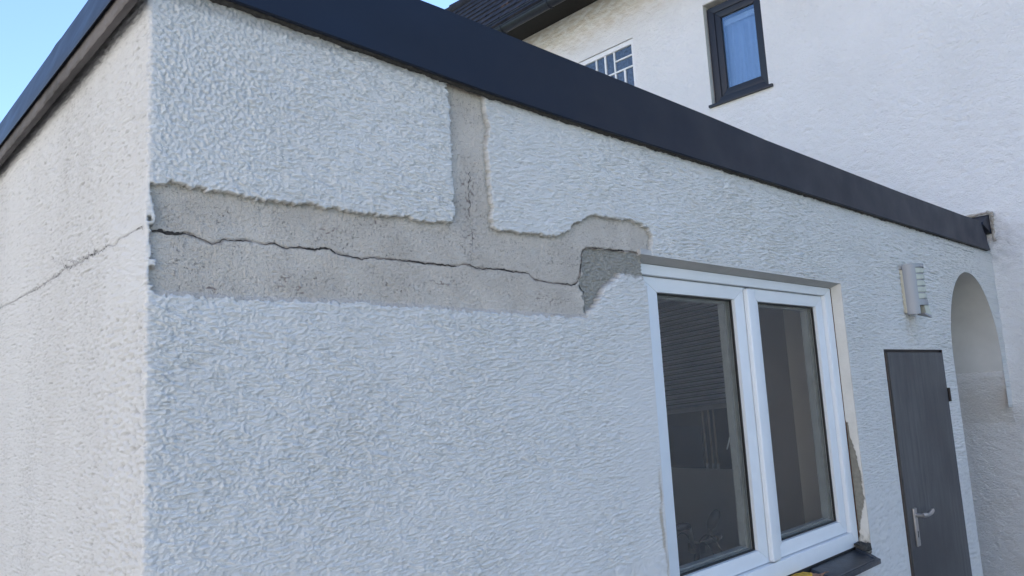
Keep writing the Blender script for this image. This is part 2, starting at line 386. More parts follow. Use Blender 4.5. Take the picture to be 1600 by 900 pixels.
# trowel strokes beside the crack on the side wall
tz = ZZ - (2.139 + (-SX) * .003); tw = sstep(.33, .05, -SX) * sstep(.16, .05, np.abs(tz + .03)) * (SX <= 0)
gl = gl * (1 - .6 * tw) + tw * .0026 * (1 - 2 * np.abs(perlin(SX / .13, (ZZ + SX * .25) / .017, 18)))
H = np.where(SX > 0, hf, gl)
tcor = sstep(-.03, .03, SX); H = hf * tcor + gl * (1 - tcor)
mort = np.zeros_like(H); grime_shade = .20 * sstep(.001, -.005, H) * (SX > 0) + .42 * sstep(-.0010, -.0045, H) * (SX <= 0); rust = np.zeros_like(H)  # low relief darkened in the colour, as shade in the hollows
# broken-away strip
bb = (SX > -.02) & (SX < 1.85) & (ZZ > 1.5)
sd_ = np.full(H.shape, 1.); rag = .006 * fbm(SX / .035, ZZ / .03, 3, 41) + .0042 * fbm(SX / .011, ZZ / .009, 2, 42)
sd_[bb] = sdf_poly(SX[bb], ZZ[bb], PATCH) + rag[bb]
leftlim = .013 + .010 * fbm(ZZ / .05, SX / .02, 3, 43) + .006 * fbm(ZZ / .012, SX / .012, 2, 46) - SX
sd_ = np.maximum(sd_, leftlim)
ins = sstep(.0016, -.0022, sd_)
H = H * (1 - .3 * sstep(.02, 0, sd_)) * (1 - ins) - ins * .030
mort = np.maximum(mort, sstep(.0012, -.0012, sd_) )
# crumbled rim above the strip
rim = sstep(.007, .001, sd_ + .004 * perlin(SX / .02, ZZ / .02, 44)) * (ZZ > 2.08) * (SX > .02); mort = np.maximum(mort, rim * .5 * sstep(-.1, .5, perlin(SX / .10, ZZ / .10, 45)))
# cracks on the side wall
bl = (SX < .0) & (SX > -2.2) & (ZZ > 1.6) & (ZZ < 2.4)
dl = np.full(H.shape, 1.); d_, s_ = dist_line(-SX[bl], ZZ[bl], CRACKL); dl[bl] = d_
H = H - .0022 * sstep(.004, 0, dl)
grime_shade = np.maximum(grime_shade, .55 * sstep(.0035, .0005, dl))
dk = sstep(2.665, 2.635, ZZ - .014 * fbm(SX / .05, ZZ / .05, 3, 51)) * 0
topd = sstep(2.630, 2.648, ZZ + .010 * fbm(SX / .02, ZZ / .012, 3, 52)) * front; grime_shade = np.maximum(grime_shade, topd * .45)
topd2 = sstep(2.56, 2.64, ZZ + .03 * fbm(SX / .12, ZZ / .12, 3, 53)) * front * .06; grime_shade = np.maximum(grime_shade, topd2)
# algae smear, hairline and rust stains
sx0, sz0 = at(1010, 245, 1, 0)[[0, 2]]
al = np.exp(-((SX - sx0) / .035) ** 2 - ((ZZ - sz0) / .075) ** 2) * sstep(-.2, .5, fbm(SX / .03, ZZ / .05, 3, 54)) * .55; grime_shade = np.maximum(grime_shade, al)
sxs = .012 * perlin(ZZ / .06, ZZ * 0 + .3, 56)
st = sstep(.014, .004, np.abs(SX - 1.694 + .010 - sxs)) * sstep(.9, 1.0, ZZ) * sstep(1.50, 1.42, ZZ) * sstep(-.5, .3, perlin(SX / .02, ZZ / .08, 57)) * .75
rust = np.maximum(rust, st)
rs = np.exp(-((SX - 4.25) / .05) ** 2) * sstep(1.88, 2.09, ZZ) * (ZZ < 2.12) * .45 * sstep(-.4, .4, perlin(SX / .03, ZZ / .2, 58)); rust = np.maximum(rust, rs)
hl = np.abs(SX - 5.62 - .01 * perlin(ZZ / .05, ZZ * 0, 60)); grime_shade = np.maximum(grime_shade, .5 * sstep(.008, .003, hl) * (ZZ > 2.45))
hl2 = np.abs(ZZ - 2.615 - .01 * perlin(SX / .06, ZZ * 0, 61) + .02 * (SX - 5.0) * .3); grime_shade = np.maximum(grime_shade, .5 * sstep(.006, .002, hl2) * (SX > 5.1) * (SX < 5.75))
spots = sstep(.80, .95, perlin(SX / .02, ZZ / .015, 62)) * front * .45; grime_shade = np.maximum(grime_shade, spots * sstep(2.3, 2.6, ZZ + .2 * perlin(SX / .3, ZZ / .3, 63)))
grime_shade = np.maximum(grime_shade, .30 * (SX < 0) * sstep(.5, .85, perlin(SX / .02, ZZ / .011, 64)))
# openings: relief dies away at their edges
def rectd(x0, x1, z0, z1): return np.maximum(np.maximum(x0 - SX, SX - x1), np.maximum(z0 - ZZ, ZZ - z1))
dw = rectd(XW0, XW1, ZW0, ZW1); dd = rectd(XD0, XD1, -1, ZD1)
ell = np.where(ZZ > AZ, (np.sqrt(((SX - AX) / AA) ** 2 + ((ZZ - AZ) / AB) ** 2) - 1) * .57, np.abs(SX - AX) - AA)
for d0 in (dw, dd, ell): H = np.where(ins > .5, H, H * sstep(-.001, .012, d0))
PX = Cc[:, 0][:, None] + Cc[:, 2][:, None] * H; PYc = Cc[:, 1][:, None] + Cc[:, 3][:, None] * H
XX = PX.copy(); Zv = ZZ.copy()
inside_arch = (ell < -1e-4) & front
# faces
I = np.arange(nc * nz).reshape(nc, nz)
q = np.stack([I[:-1, :-1], I[1:, :-1], I[1:, 1:], I[:-1, 1:]], -1)
cx = (SX[:-1, :-1] + SX[1:, 1:]) / 2; cz = (ZZ[:-1, :-1] + ZZ[1:, 1:]) / 2
fr_ = cx > 0
win = (cx > XW0) & (cx < XW1) & (cz > ZW0) & (cz < ZW1); dor = (cx > XD0) & (cx < XD1) & (cz < ZD1)
ia = inside_arch; arch_all = ia[:-1, :-1] & ia[1:, :-1] & ia[1:, 1:] & ia[:-1, 1:]
lowa = (cx > AX - AA) & (cz < AZ) & (cx < AX + AA); pil = (cx > AX + AA) & (cz < np.interp(cx - AX - AA, [0, .003, .014, .036, .066, .098, .126], [1.74, 1.70, 1.64, 1.57, 1.49, 1.41, 1.33]))
deep = (ins > .999); deepf = deep[:-1, :-1] & deep[1:, :-1] & deep[1:, 1:] & deep[:-1, 1:]
keep = ~(win | dor | arch_all | lowa | pil | deepf)
sel = ia & (ZZ > AZ - .001)
rr = np.sqrt(((SX - AX) / AA) ** 2 + ((ZZ - AZ) / AB) ** 2); rr = np.maximum(rr, 1e-3)
XX = np.where(sel, AX + (SX - AX) / rr, XX); Zv = np.where(sel, AZ + (ZZ - AZ) / rr, Zv)
PYc = np.where(sel, 0, PYc)
V = np.stack([XX, PYc, Zv], -1).reshape(-1, 3); F = q[keep]
used = np.unique(F); rem = np.full(nc * nz, -1); rem[used] = np.arange(len(used))
wall = np_mesh('wall', V[used], rem[F], M['coat'], annex, {'side': SIDE.ravel()[used], 'mort': mort.ravel()[used], 'grime_shade': grime_shade.ravel()[used], 'rust': rust.ravel()[used]})

# bare render strip: its own surface 10 mm behind the coat
def patch():
    x = xs[(xs < 1.9)]; x = np.concatenate([[.004, .006, .0085, .011], x]); z = zs[(zs > 1.85) & (zs < 2.70)]
    X, Z = np.meshgrid(x, z, indexing='ij'); sd0 = sdf_poly(X, Z, PATCH)
    dm = sdf_poly(X, Z, MORT); dm = dm + .008 * fbm(X / .03, Z / .02, 3, 71)
    dc, sg = dist_line(X, Z, CRACK); dc3, _ = dist_line(X, Z, CRACK3); dc2, _ = dist_line(X, Z, CRACK2)
    h = .0016 * fbm(X / .12, Z / .06, 3, 72) + .0013 * fbm(X / .009, Z / .007, 3, 73)
    h += np.where(sg > 0, -.0008, .0008) * sstep(.03, .004, dc) * -1
    h -= .0035 * sstep(.0045, 0, dc + .002 * perlin(X / .02, Z / .01, 74)); h -= .002 * sstep(.005, 0, dc3)
    mo = sstep(.002, -.004, dm); h = h - mo * (.006 + .0048 * fbm(X / .016, Z / .008, 3, 75) + .004 * sstep(1.72, 1.45, X))
    h += .010 * sstep(-.012, .004, sd0) * (Z < 2.03) * (X < 1.37)          # feathered lower edge
    rim_ = sstep(-.012, -.002, sd0 + .006 * perlin(X / .025, Z / .02, 77)) * (Z > 2.05)
    h += .003 * rim_ * fbm(X / .012, Z / .01, 2, 78)
    px = at(733, 335, 1, PY)[0]
    dark = sstep(.05, .0, np.abs(X - px) + .03 * fbm(X / .02, Z / .02, 3, 79)) * sstep(2.20, 2.30, Z) * sstep(2.46, 2.36, Z) * sstep(.1, .5, perlin(X / .009, Z / .012, 80)) * .8
    for (qx, qy, rx, rz) in ((445, 440, .03, .018), (515, 358, .03, .02), (850, 470, .05, .03), (735, 370, .03, .05), (590, 350, .04, .015), (330, 450, .04, .01), (470, 450, .03, .02), (690, 440, .05, .015)):
        c0 = at(qx, qy, 1, PY)[[0, 2]]; g = np.exp(-((X - c0[0]) / rx) ** 2 - ((Z - c0[1]) / rz) ** 2)
        dark = np.maximum(dark, g * sstep(.15, .55, perlin(X / .011, Z / .007, 81)) * .9)
    dark = np.maximum(dark, .55 * sstep(.006, .0, dc + .004 * perlin(X / .03, Z / .01, 82)))
    n0, n1 = X.shape; Q = np.arange(n0 * n1).reshape(n0, n1)
    f = np.stack([Q[:-1, :-1], Q[1:, :-1], Q[1:, 1:], Q[:-1, 1:]], -1)
    k = (sd0[:-1, :-1] < .02) & ~((X[:-1, :-1] > XW0 - .0001) & (Z[:-1, :-1] < ZW1 - .0001)); f = f[k]
    Vv = np.stack([X, PY - h, Z], -1).reshape(-1, 3); us = np.unique(f); rm = np.full(n0 * n1, -1); rm[us] = np.arange(len(us))
    np_mesh('bare_render', Vv[us], rm[f], M['bare'], annex, {'mort': np.maximum(mo, rim_ * .5).ravel()[us], 'rust': dark.ravel()[us]})['label'] = 'bare grey strip of render where the white coat was knocked off'
patch()

def ribbon(name, P, y, wfun, mat, parent, axis=1, jit=.0015, seed=0, label=None):
    """an open crack: a dark jagged sliver standing 1 mm off the bottom of its groove"""
    r = random.Random(seed); pts = [Vector((p[0], p[1])) for p in P]; out = []
    for a, b in zip(pts[:-1], pts[1:]):
        n = max(1, int((b - a).length / .004))
        for k in range(n):
            t_ = k / n; p = a.lerp(b, t_); d = (b - a).normalized(); nn = Vector((-d.y, d.x)); out.append((p + nn * r.uniform(-jit, jit), nn))
    out.append((pts[-1], nn)); bm = bmesh.new(); prev = None; N = len(out)
    for i, (p, nn) in enumerate(out):
        w_ = wfun(i / N) * (.45 + .9 * r.random()) * .5 * max(.45, 1 + .9 * float(perlin(i * .09, seed * 3.1, 7)))
        q_ = float(fbm(i * .22, seed * 5.7, 3, 9)) * jit * 1.8; p = p + nn * q_
        a = p + nn * w_; b = p - nn * w_ * .8
        vs = [bm.verts.new((c.x, y, c.y) if axis == 1 else (y, c.x, c.y)) for c in (a, b)]
        if prev: bm.faces.new((prev[0], prev[1], vs[1], vs[0]))
        prev = vs
    me = bpy.data.meshes.new(name); bm.to_mesh(me); bm.free(); me.materials.append(mat)
    o = bpy.data.objects.new(name, me); COL.objects.link(o); place(o, parent)
    if label: o['label'] = label
    return o
def wcrack(t_):
    base = .0026 + .0012 * math.sin(t_ * 37) + .0006 * math.sin(t_ * 91)
    if t_ < .10: base += .0010 * (1 - t_ / .10)
    if t_ > .88: base += .0035 * math.exp(-((t_ - .905) / .02) ** 2)
    return base
ribbon('crack', CRACK, PY - .0002, wcrack, M['crack'], annex, seed=1, label='long dark crack running across the bare strip')
ribbon('crack', CRACK2, PY - .0016, lambda t_: .0012, M['crack'], annex, seed=2, jit=.003)
ribbon('crack', CRACK3, PY - .0004, lambda t_: .0032, M['crack'], annex, seed=3, jit=.002)
ribbon('crack', CRACKL, -.0002, lambda t_: .0026 + .0014 * math.sin(t_ * 50), M['crack'], annex, axis=0, seed=4, jit=.006, label='thin crack crossing the side wall')
ribbon('crack', CRACKL2, -.0012, lambda t_: .0010, M['crack'], annex, axis=0, seed=6, jit=.004)

# ---- roof edging
FB = [(-.02, 2.676), (.178, 2.673), (.355, 2.667), (.577, 2.660), (.913, 2.648), (1.336, 2.643), (1.687, 2.644), (2.111, 2.645), (2.635, 2.646), (3.62, 2.647), (6.09, 2.656)]
FT = [(-.02, 2.853), (.5, 2.853), (.758, 2.858), (1.222, 2.855), (2.145, 2.850), (2.67, 2.842), (4.3, 2.845), (5.584, 2.858), (5.945, 2.864)]
def fascia():
    n = 120; V = []; x1t, x1b = 5.945, 6.09
    for i in range(n + 1):
        t_ = i / n; xb = -.055 + (x1b + .055) * t_; xt = -.012 + (x1t + .012) * t_
        zb = np.interp(xb, *zip(*FB)); zt = np.interp(xt, *zip(*FT)); wv = .0012 * math.sin(xb * 7.1) + .0008 * math.sin(xb * 17)
        prof = [(xb, .004, zb + .006), (xb, -.028, zb - .001), (xb, -.032, zb + .001), (xb, -.032, zb + .006)]
        for k in range(1, 6):
            f_ = k / 6; prof.append((xb + (xt - xb) * f_, -.030 + wv * math.sin(f_ * 3.14) * 1.5, zb + .006 + (zt - zb - .012) * f_))
        prof += [(xt, -.030, zt), (xt, .16, zt - .02)]
        V += prof
    kk = len(prof); F = [(i * kk + j, (i + 1) * kk + j, (i + 1) * kk + j + 1, i * kk + j + 1) for i in range(n) for j in range(kk - 1)]
    o = np_mesh('front_fascia', V, F, M['sheet'], annex); o['label'] = 'dark sheet-metal fascia along the front roof edge'
    o.data.set_sharp_from_angle(angle=R_(18)); return o
ff = fascia()
# dirty filler under the fascia
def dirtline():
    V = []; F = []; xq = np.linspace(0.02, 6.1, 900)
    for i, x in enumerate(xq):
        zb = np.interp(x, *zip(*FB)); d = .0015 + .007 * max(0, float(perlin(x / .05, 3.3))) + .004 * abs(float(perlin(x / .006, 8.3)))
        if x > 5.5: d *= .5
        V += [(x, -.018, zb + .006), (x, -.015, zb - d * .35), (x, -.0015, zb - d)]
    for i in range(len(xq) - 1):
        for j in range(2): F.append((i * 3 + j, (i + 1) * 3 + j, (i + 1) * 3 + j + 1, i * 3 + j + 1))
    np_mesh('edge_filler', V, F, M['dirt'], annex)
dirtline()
# side edging: metal over a weathered board
def sidefascia():
    V = []; n = 60
    for i in range(n + 1):
        y = -.03 + 4.6 * (i / n) ** 1.4; wv = .0018 * math.sin(y * 19) + .001 * math.sin(y * 43); j = (.004 if i % 13 == 5 else 0)
        V += [(-.045, y, 2.648), (-.055, y, 2.641), (-.0560, y, 2.647), (-.036 + wv, y, 2.712), (-.014 + wv * 1.5, y, 2.782), (.008, y, 2.848 + j), (.014, y, 2.854 + j), (.03, y, 2.852), (.2, y, 2.845)]
    k = 9; F = [(i * k + j, (i + 1) * k + j, (i + 1) * k + j + 1, i * k + j + 1) for i in range(n) for j in range(k - 1)]
    o = np_mesh('side_fascia', V, F, M['sheet'], annex); o['label'] = 'leaning dark sheet along the side roof edge'; o.data.set_sharp_from_angle(angle=R_(40))
    # the board, ragged along its top
    V = []; yq = np.linspace(-.02, 4.5, 420)
    for i, y in enumerate(yq):
        c_ = .0025 * float(fbm(y / .05, 1.7, 3, 90)); e_ = .003 * max(0, float(perlin(y / .09, 2.2, 91)))
        V += [(-.024, y, 2.69), (-.024, y, 2.616), (-.041 + c_, y, 2.613 + c_ * .5), (-.0445 + c_, y, 2.617 + c_), (-.0455 + c_ * .6, y, 2.640), (-.043, y, 2.658 + e_)]
    k = 6; F = [(i * k + j, (i + 1) * k + j, (i + 1) * k + j + 1, i * k + j + 1) for i in range(len(yq) - 1) for j in range(k - 1)]
    o = np_mesh('side_board', V, F, M['board'], annex); o['label'] = 'weathered grey board under the side sheet'; o.data.set_sharp_from_angle(angle=R_(40))
sidefascia()
MB().box(.02, L - .005, .012, 4.5, 2.70, 2.835).build('roof', M['sheet'], annex)
# upstand where the roof edge meets the big house
up = MB(); up.hexa([(6.02, -.026, 2.85), (6.222, -.026, 2.80), (6.222, .30, 2.80), (6.02, .30, 2.85), (6.03, -.026, 2.872), (6.222, -.026, 2.955), (6.222, .30, 2.945), (6.03, .30, 2.872)])
ups = up.build('roof_upstand', M['sheet'], annex)
# crumbly mortar bead around the upstand
bd_ = MB(); r = random.Random(9); pp = [(6.215, .26, 2.962), (6.215, .16, 2.966), (6.214, .06, 2.968), (6.214, -.02, 2.972), (6.213, -.045, 2.962), (6.213, -.045, 2.91), (6.214, -.042, 2.87), (6.214, -.040, 2.80), (6.215, -.038, 2.72)]
fine = []
for a, b in zip(pp[:-1], pp[1:]):
    for k in range(5): fine.append(tuple(a[i] + (b[i] - a[i]) * k / 5 + r.uniform(-.004, .004) for i in range(3)))
bd_.tube(fine, [.006 + r.random() * .010 for _ in fine], 7)
bd_.build('mortar_bead', simple('mortar', (.42, .38, .33), .95, 0, .3, 60, .006, 150), annex, True)

# ---- arch soffit
def arch():
    pts = [(AX - AA, -.1)] + [(AX - AA, z) for z in np.linspace(0, AZ, 8)]
    pts += [(AX + AA * math.cos(a), AZ + AB * math.sin(a)) for a in np.linspace(math.pi, 0, 60)][1:]
    pts += [(AX + AA, 1.80), (AX + AA, 1.74)]
    V = []; F = []; ysx = [.0015, .02, .2, .5, .9]
    for (x, z) in pts:
        for y in ysx: V.append((x, y, z))
    k = len(ysx)
    for i in range(len(pts) - 1):
        for j in range(k - 1): F.append((i * k + j, i * k + j + 1, (i + 1) * k + j + 1, (i + 1) * k + j))
    o = np_mesh('arch_soffit', V, F, M['smooth'], annex); o.data.set_sharp_from_angle(angle=R_(30)); o['label'] = 'smooth grey underside of the round arch'
    ft = [(0, 1.74), (.003, 1.70), (.014, 1.64), (.036, 1.57), (.066, 1.49), (.098, 1.41), (.126, 1.33)]
    yy = np.linspace(.001, .9, 40); tt = np.linspace(0, 6, 34); V = []
    for t_ in tt:
        x = np.interp(t_, range(7), [q_[0] for q_ in ft]); z = np.interp(t_, range(7), [q_[1] for q_ in ft])
        for y in yy: V.append((AX + AA + x - (0 if t_ < .4 or y < .01 else .006 * float(fbm(y / .10, z / .05, 3, 121)) * min(1, t_)), y, z))
    F = [(i * 40 + j, i * 40 + j + 1, (i + 1) * 40 + j + 1, (i + 1) * 40 + j) for i in range(33) for j in range(39)]
    np_mesh('arch_foot', V, F, M['coat_main'], annex, {'rust': [.12] * len(V)})
arch()
# passage behind the arch: its left wall, ceiling and end
MB().box(AX - AA - .12, AX - AA - .001, .9, 4.4, -.1, 2.69).box(AX - AA, L - .002, .901, 4.4, 2.47, 2.69).box(AX - AA, L - .002, 4.3, 4.4, -.1, 2.47).build('passage_wall', M['smooth'], annex)

# ---- inner shell of the room
rm = MB()
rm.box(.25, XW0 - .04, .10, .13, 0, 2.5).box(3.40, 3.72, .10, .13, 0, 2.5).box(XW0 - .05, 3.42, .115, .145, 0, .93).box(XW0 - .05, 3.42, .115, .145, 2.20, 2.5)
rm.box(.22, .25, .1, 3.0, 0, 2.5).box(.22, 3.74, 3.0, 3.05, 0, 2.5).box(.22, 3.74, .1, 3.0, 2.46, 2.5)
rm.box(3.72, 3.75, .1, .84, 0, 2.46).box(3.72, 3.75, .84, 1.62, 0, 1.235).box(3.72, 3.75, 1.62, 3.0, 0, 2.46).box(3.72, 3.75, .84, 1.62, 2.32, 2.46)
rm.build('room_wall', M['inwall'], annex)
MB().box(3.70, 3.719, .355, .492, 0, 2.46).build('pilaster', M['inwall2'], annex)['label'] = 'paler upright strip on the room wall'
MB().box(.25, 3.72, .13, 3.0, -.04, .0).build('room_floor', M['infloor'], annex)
MB().box(3.752, 3.78, .84, 1.62, 1.235, 2.32).build('recess_back', M['black'], annex)  # black panel paints in the darkness of the open recess
# solid wall core so nothing shines through behind the coat
MB().box(.03, .2, .03, 4.5, -.1, 2.69).box(.2, XW0 - .045, .035, .09, -.1, 2.69).box(XW0 - .045, 3.40, .035, .112, -.1, .895).box(XW0 - .045, 3.40, .035, .09, 2.245, 2.69).box(3.40, XD0 - .03, .035, .09, -.1, 2.69).build('wall_core', M['brick'], annex)
MB().box(XD1 + .03, AX - AA - .005, .035, .2, -.1, 2.69).box(3.76, XD1 + .03, .035, .09, ZD1 + .03, 2.69).box(3.78, XD1 + .1, .09, .12, -.1, 2.2).build('wall_core', M['brick'], annex)

# ---- big white window
window = bpy.data.objects.new('window', None); link(window, annex); window.location = (2.5, .06, .93); window['label'] = 'white two-leaf plastic window without its sill'
bpy.context.view_layer.update()
def frame_ring(mb, x0, x1, z0, z1, ix0, ix1, iz0, iz1, y0, y1, bev=.004):
    # mitred ring, bevelled edges
    o_ = [(x0, z0), (x1, z0), (x1, z1), (x0, z1)]; i_ = [(ix0, iz0), (ix1, iz0), (ix1, iz1), (ix0, iz1)]
    for k in range(4):
        a, b = o_[k], o_[(k + 1) % 4]; c, d = i_[(k + 1) % 4], i_[k]
        g = .0004
        mb.hexa([(a[0], y1, a[1]), (b[0], y1, b[1]), (c[0], y1, c[1]), (d[0], y1, d[1]), (a[0], y0, a[1]), (b[0], y0, b[1]), (c[0], y0, c[1]), (d[0], y0, d[1])], bev)
fmb = MB(); frame_ring(fmb, 1.66, 3.356, .937, 2.212, 1.745, 3.283, 1.006, 2.172, .055, .115); fmb.build('frame', M['pvc'], window, True)
for (sx0, sx1, gx0, gx1) in ((1.748, 2.525, 1.862, 2.425), (2.545, 3.280, 2.625, 3.205)):
    s = MB(); frame_ring(s, sx0, sx1, 1.009, 2.169, gx0, gx1, 1.070, 2.112, .073, .118)
    # inner glazing rebate seen through the glass
    so = s.build('sash', M['pvc'], window, True)
    s = MB(); frame_ring(s, gx0 + .0005, gx1 - .0005, 1.0705, 2.1115, gx0 + .007, gx1 - .007, 1.076, 2.106, .088, .0975, 0); s.build('seal', M['seal'], window)
    s = MB(); frame_ring(s, gx0 + .0005, gx1 - .0005, 1.0705, 2.1115, gx0 + .012, gx1 - .012, 1.079, 2.103, .103, .116, 0); s.build('spacer', M['spacer'], window)
    s = MB(); frame_ring(s, gx0 - .02, gx1 + .02, 1.05, 2.13, gx0 + .016, gx1 - .016, 1.084, 2.098, .1185, .150, .002); s.build('inner_bead', M['spacer'], window)
    MB().box(gx0 + .001, gx1 - .001, .0985, .1015, 1.0715, 2.1105).build('glass_pane', M['glass'], window)
MB().box(2.500, 2.566, .050, .0725, 1.012, 2.160, .007, 3).build('cover_strip', M['pvc'], window, True)
# reveals
rv = MB(); rv.box(XW0 - .004, XW0 - .0005, .024, .12, ZW0, ZW1).build('left_reveal', M['reveal'], window)
def rightreveal():
    yy = np.linspace(.0005, .054, 14); zz = np.linspace(ZW0, ZW1, 260); Y, Z = np.meshgrid(yy, zz, indexing='ij')
    poly = [(.060, 1.535), (.045, 1.53), (.040, 1.46), (.026, 1.40), (.020, 1.34), (.012, 1.30), (.008, 1.25), (.012, 1.20), (.006, 1.16), (.020, 1.11), (.036, 1.06), (.045, 1.02), (.052, .98), (.058, .94), (.07, .94), (.07, 1.5)]
    d = sdf_poly(Y, Z, poly) + .004 * fbm(Y / .02, Z / .02, 3, 95); mk = sstep(.001, -.002, d)
    low = sstep(1.03, .93, Z + .02 * perlin(Y / .01, Z / .06, 97)) * sstep(-.1, .4, fbm(Y / .012, Z / .03, 3, 96))
    h = -.006 * mk + .0006 * fbm(Y / .02, Z / .02, 3, 98) - .004 * low
    V = np.stack([XW1 - .0005 - h * -1 * -1, Y, Z], -1).reshape(-1, 3)
    I = np.arange(Y.size).reshape(Y.shape); F = np.stack([I[:-1, :-1], I[1:, :-1], I[1:, 1:], I[:-1, 1:]], -1).reshape(-1, 4)
    o = np_mesh('right_reveal', V, F, M['rev2'], window, {'mort': np.maximum(mk, low * .8).ravel()}); o['label'] = 'window reveal with plaster broken off low down'
mm, t, b = new_mat('reveal_with_damage'); c = coords(t); col = mix(t, ramp(t, noise(t, 9, 4, .6, c), .3, .7), (.66, .63, .57), (.74, .71, .66))
col = mix(t, attr(t, 'mort'), col, mix(t, noise(t, 70, 4, .6, c), (.16, .15, .125), (.34, .32, .27))); t.links.new(col, b.inputs['Base Color']); b.inputs['Roughness'].default_value = .9
bump(t, b, noise(t, 200, 3, .6, c), .0012); M['rev2'] = mm
rightreveal()
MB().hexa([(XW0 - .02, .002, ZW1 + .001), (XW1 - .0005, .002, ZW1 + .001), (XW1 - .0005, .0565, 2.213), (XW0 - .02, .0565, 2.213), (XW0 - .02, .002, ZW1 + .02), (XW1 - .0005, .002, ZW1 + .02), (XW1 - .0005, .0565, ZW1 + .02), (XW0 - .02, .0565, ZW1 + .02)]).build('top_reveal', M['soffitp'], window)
# gap, foam, brick and the left-over piece of sill
MB().box(XW0, XW1, .06, .11, ZW0, .9365).build('gap_filling', M['seal'], window)
r = random.Random(4)
def lump(x0, x1, y0, y1, z0, z1, mat, name, amp_, parent, seed):
    nx, nyy = 26, 8; rs_ = []
    t_ = bmesh.new(); bmesh.ops.create_cube(t_, size=1); bmesh.ops.subdivide_edges(t_, edges=t_.edges[:], cuts=7, use_grid_fill=True)
    for v in t_.verts:
        p = Vector((x0 + (v.co.x + .5) * (x1 - x0), y0 + (v.co.y + .5) * (y1 - y0), z0 + (v.co.z + .5) * (z1 - z0)))
        n = Vector((float(perlin(p.x / .02 + p.z / .03, p.y / .02, seed)), float(perlin(p.x / .02, p.z / .02 + p.y / .02, seed + 1)), float(perlin(p.x / .017, p.y / .02 + 4, seed + 2)))); v.co = p + n * amp_
    mb = MB(); mb.merge(t_); return mb.build(name, mat, parent, True)
lump(2.30, 2.735, .004, .058, .880, .930, M['foam'], 'foam_strip', .006, window, 3)
lump(2.70, 2.85, -.010, .050, .868, .915, M['brick'], 'brick', .007, window, 7)
lump(1.78, 2.35, .01, .055, .86, .912, M['brick'], 'brick', .007, window, 9)
sl = MB()
sl.hexa([(2.775, -.075, .882), (3.262, -.078, .882), (3.325, .052, .906), (2.80, .052, .906), (2.79, -.073, .902), (3.262, -.078, .904), (3.325, .052, .928), (2.82, .052, .928)], .003)
sl.hexa([(3.225, -.062, .903), (3.262, -.066, .903), (3.322, .05, .926), (3.285, .05, .926), (3.232, -.056, .914), (3.258, -.058, .914), (3.318, .048, .938), (3.290, .048, .938)], .003)
sl.hexa([(2.80, -.070, .9005), (3.22, -.070, .9005), (3.22, -.058, .9025), (2.80, -.058, .9025), (2.80, -.070, .908), (3.22, -.070, .909), (3.22, -.060, .909), (2.80, -.060, .908)], .002)
sl.build('sill', M['blacksill'], window, True)['label'] = 'broken-off end of a dark window sill'
lump(3.285, 3.352, -.002, .05, .925, .955, M['dirt'], 'debris', .010, window, 13)

# ---- door
door = bpy.data.objects.new('door', None); link(door, annex); door.location = (4.3, 0, 0); door['label'] = 'plain grey door with streaky paint'
bpy.context.view_layer.update()
d = MB(); d.box(XD0 - .02, XD0 + .024, .014, .07, -.1, ZD1 - .001).box(XD1 - .008, XD1 + .02, .014, .07, -.1, ZD1 - .001).box(XD0 + .0245, XD1 - .0085, .014, .07, ZD1 - .014, ZD1 + .02)
d.build('door_frame', M['door_frame'], door)
MB().box(XD0 + .040, XD1 - .010, -.004, .036, -.03, ZD1 - .017, .002).build('door_leaf', M['door'], door)
MB().box(XD0 + .030, XD0 + .0395, .004, .036, -.03, ZD1 - .02).build('leaf_edge', simple('brown_edge', (.10, .075, .06), .7), door)
for z0 in (1.572, .25):
    hg = MB(); hg.box(4.774, 4.812, -.008, -.0005, z0, z0 + .085, .002).tube([(4.777, -.011, z0 + .001), (4.777, -.011, z0 + .084)], .007, 8)
    hg.build('hinge', M['door_frame'], door, True)
hd = MB(); hd.box(3.928, 3.974, -.014, -.0045, .838, 1.036, .003)
hd.tube([(3.953, -.012, 1.000), (3.953, -.050, 1.000)], [.0115, .010], 12)
ho = hd.build('handle_plate', M['handle'], door, True)
lv = MB(); lv.tube([(3.948, -.050, 1.000), (3.96, -.054, 1.001), (3.99, -.056, .999), (4.02, -.056, .996), (4.035, -.056, .997), (4.055, -.056, 1.002), (4.078, -.056, 1.009), (4.100, -.056, 1.013)], [.011, .0125, .0115, .0095, .010, .0125, .012, .004], 10)
lv.build('handle', M['handle'], door, True)
MB().box(3.947, 3.955, -.0155, -.0142, .884, .908).tube([(3.951, -.0142, .912), (3.951, -.0156, .912)], .0055, 10).build('keyhole', M['seal'], door)

# ================================================================== wall lamp
lamp = empty('wall_lamp', 'grey half-round wall lamp with pale louvres above the grey door', 'lamp', (4.285, 0, 2.10))
LX, LW_, LD = 4.285, .082, .108
def dring(a0, a1, n, w_, d_): return [(LX + w_ * math.cos(a), -.018 - (d_ - .018) * math.sin(a)) for a in np.linspace(a0, a1, n)]
def shell(name, a0, a1, z0, z1, w_, d_, mat, th=.004, n=24):
    o_ = dring(a0, a1, n, w_, d_); i_ = dring(a0, a1, n, w_ - th, d_ - th); mb = MB(); mb.prism(o_ + i_[::-1], z0, z1, 'z'); return mb.build(name, mat, lamp, True)
PI = math.pi; A_L = R_(134); A_S = R_(28)
body = MB()
def prism_into(mb, a0, a1, z0, z1, w_, d_, th, n=24):
    o_ = dring(a0, a1, n, w_, d_); i_ = dring(a0, a1, n, w_ - th, d_ - th); mb.prism(o_ + i_[::-1], z0, z1, 'z')
prism_into(body, A_L, PI, 2.098, 2.392, LW_, LD, .004)                     # left curved shield
prism_into(body, 0, A_S, 2.098, 2.392, LW_, LD, .004, 10)
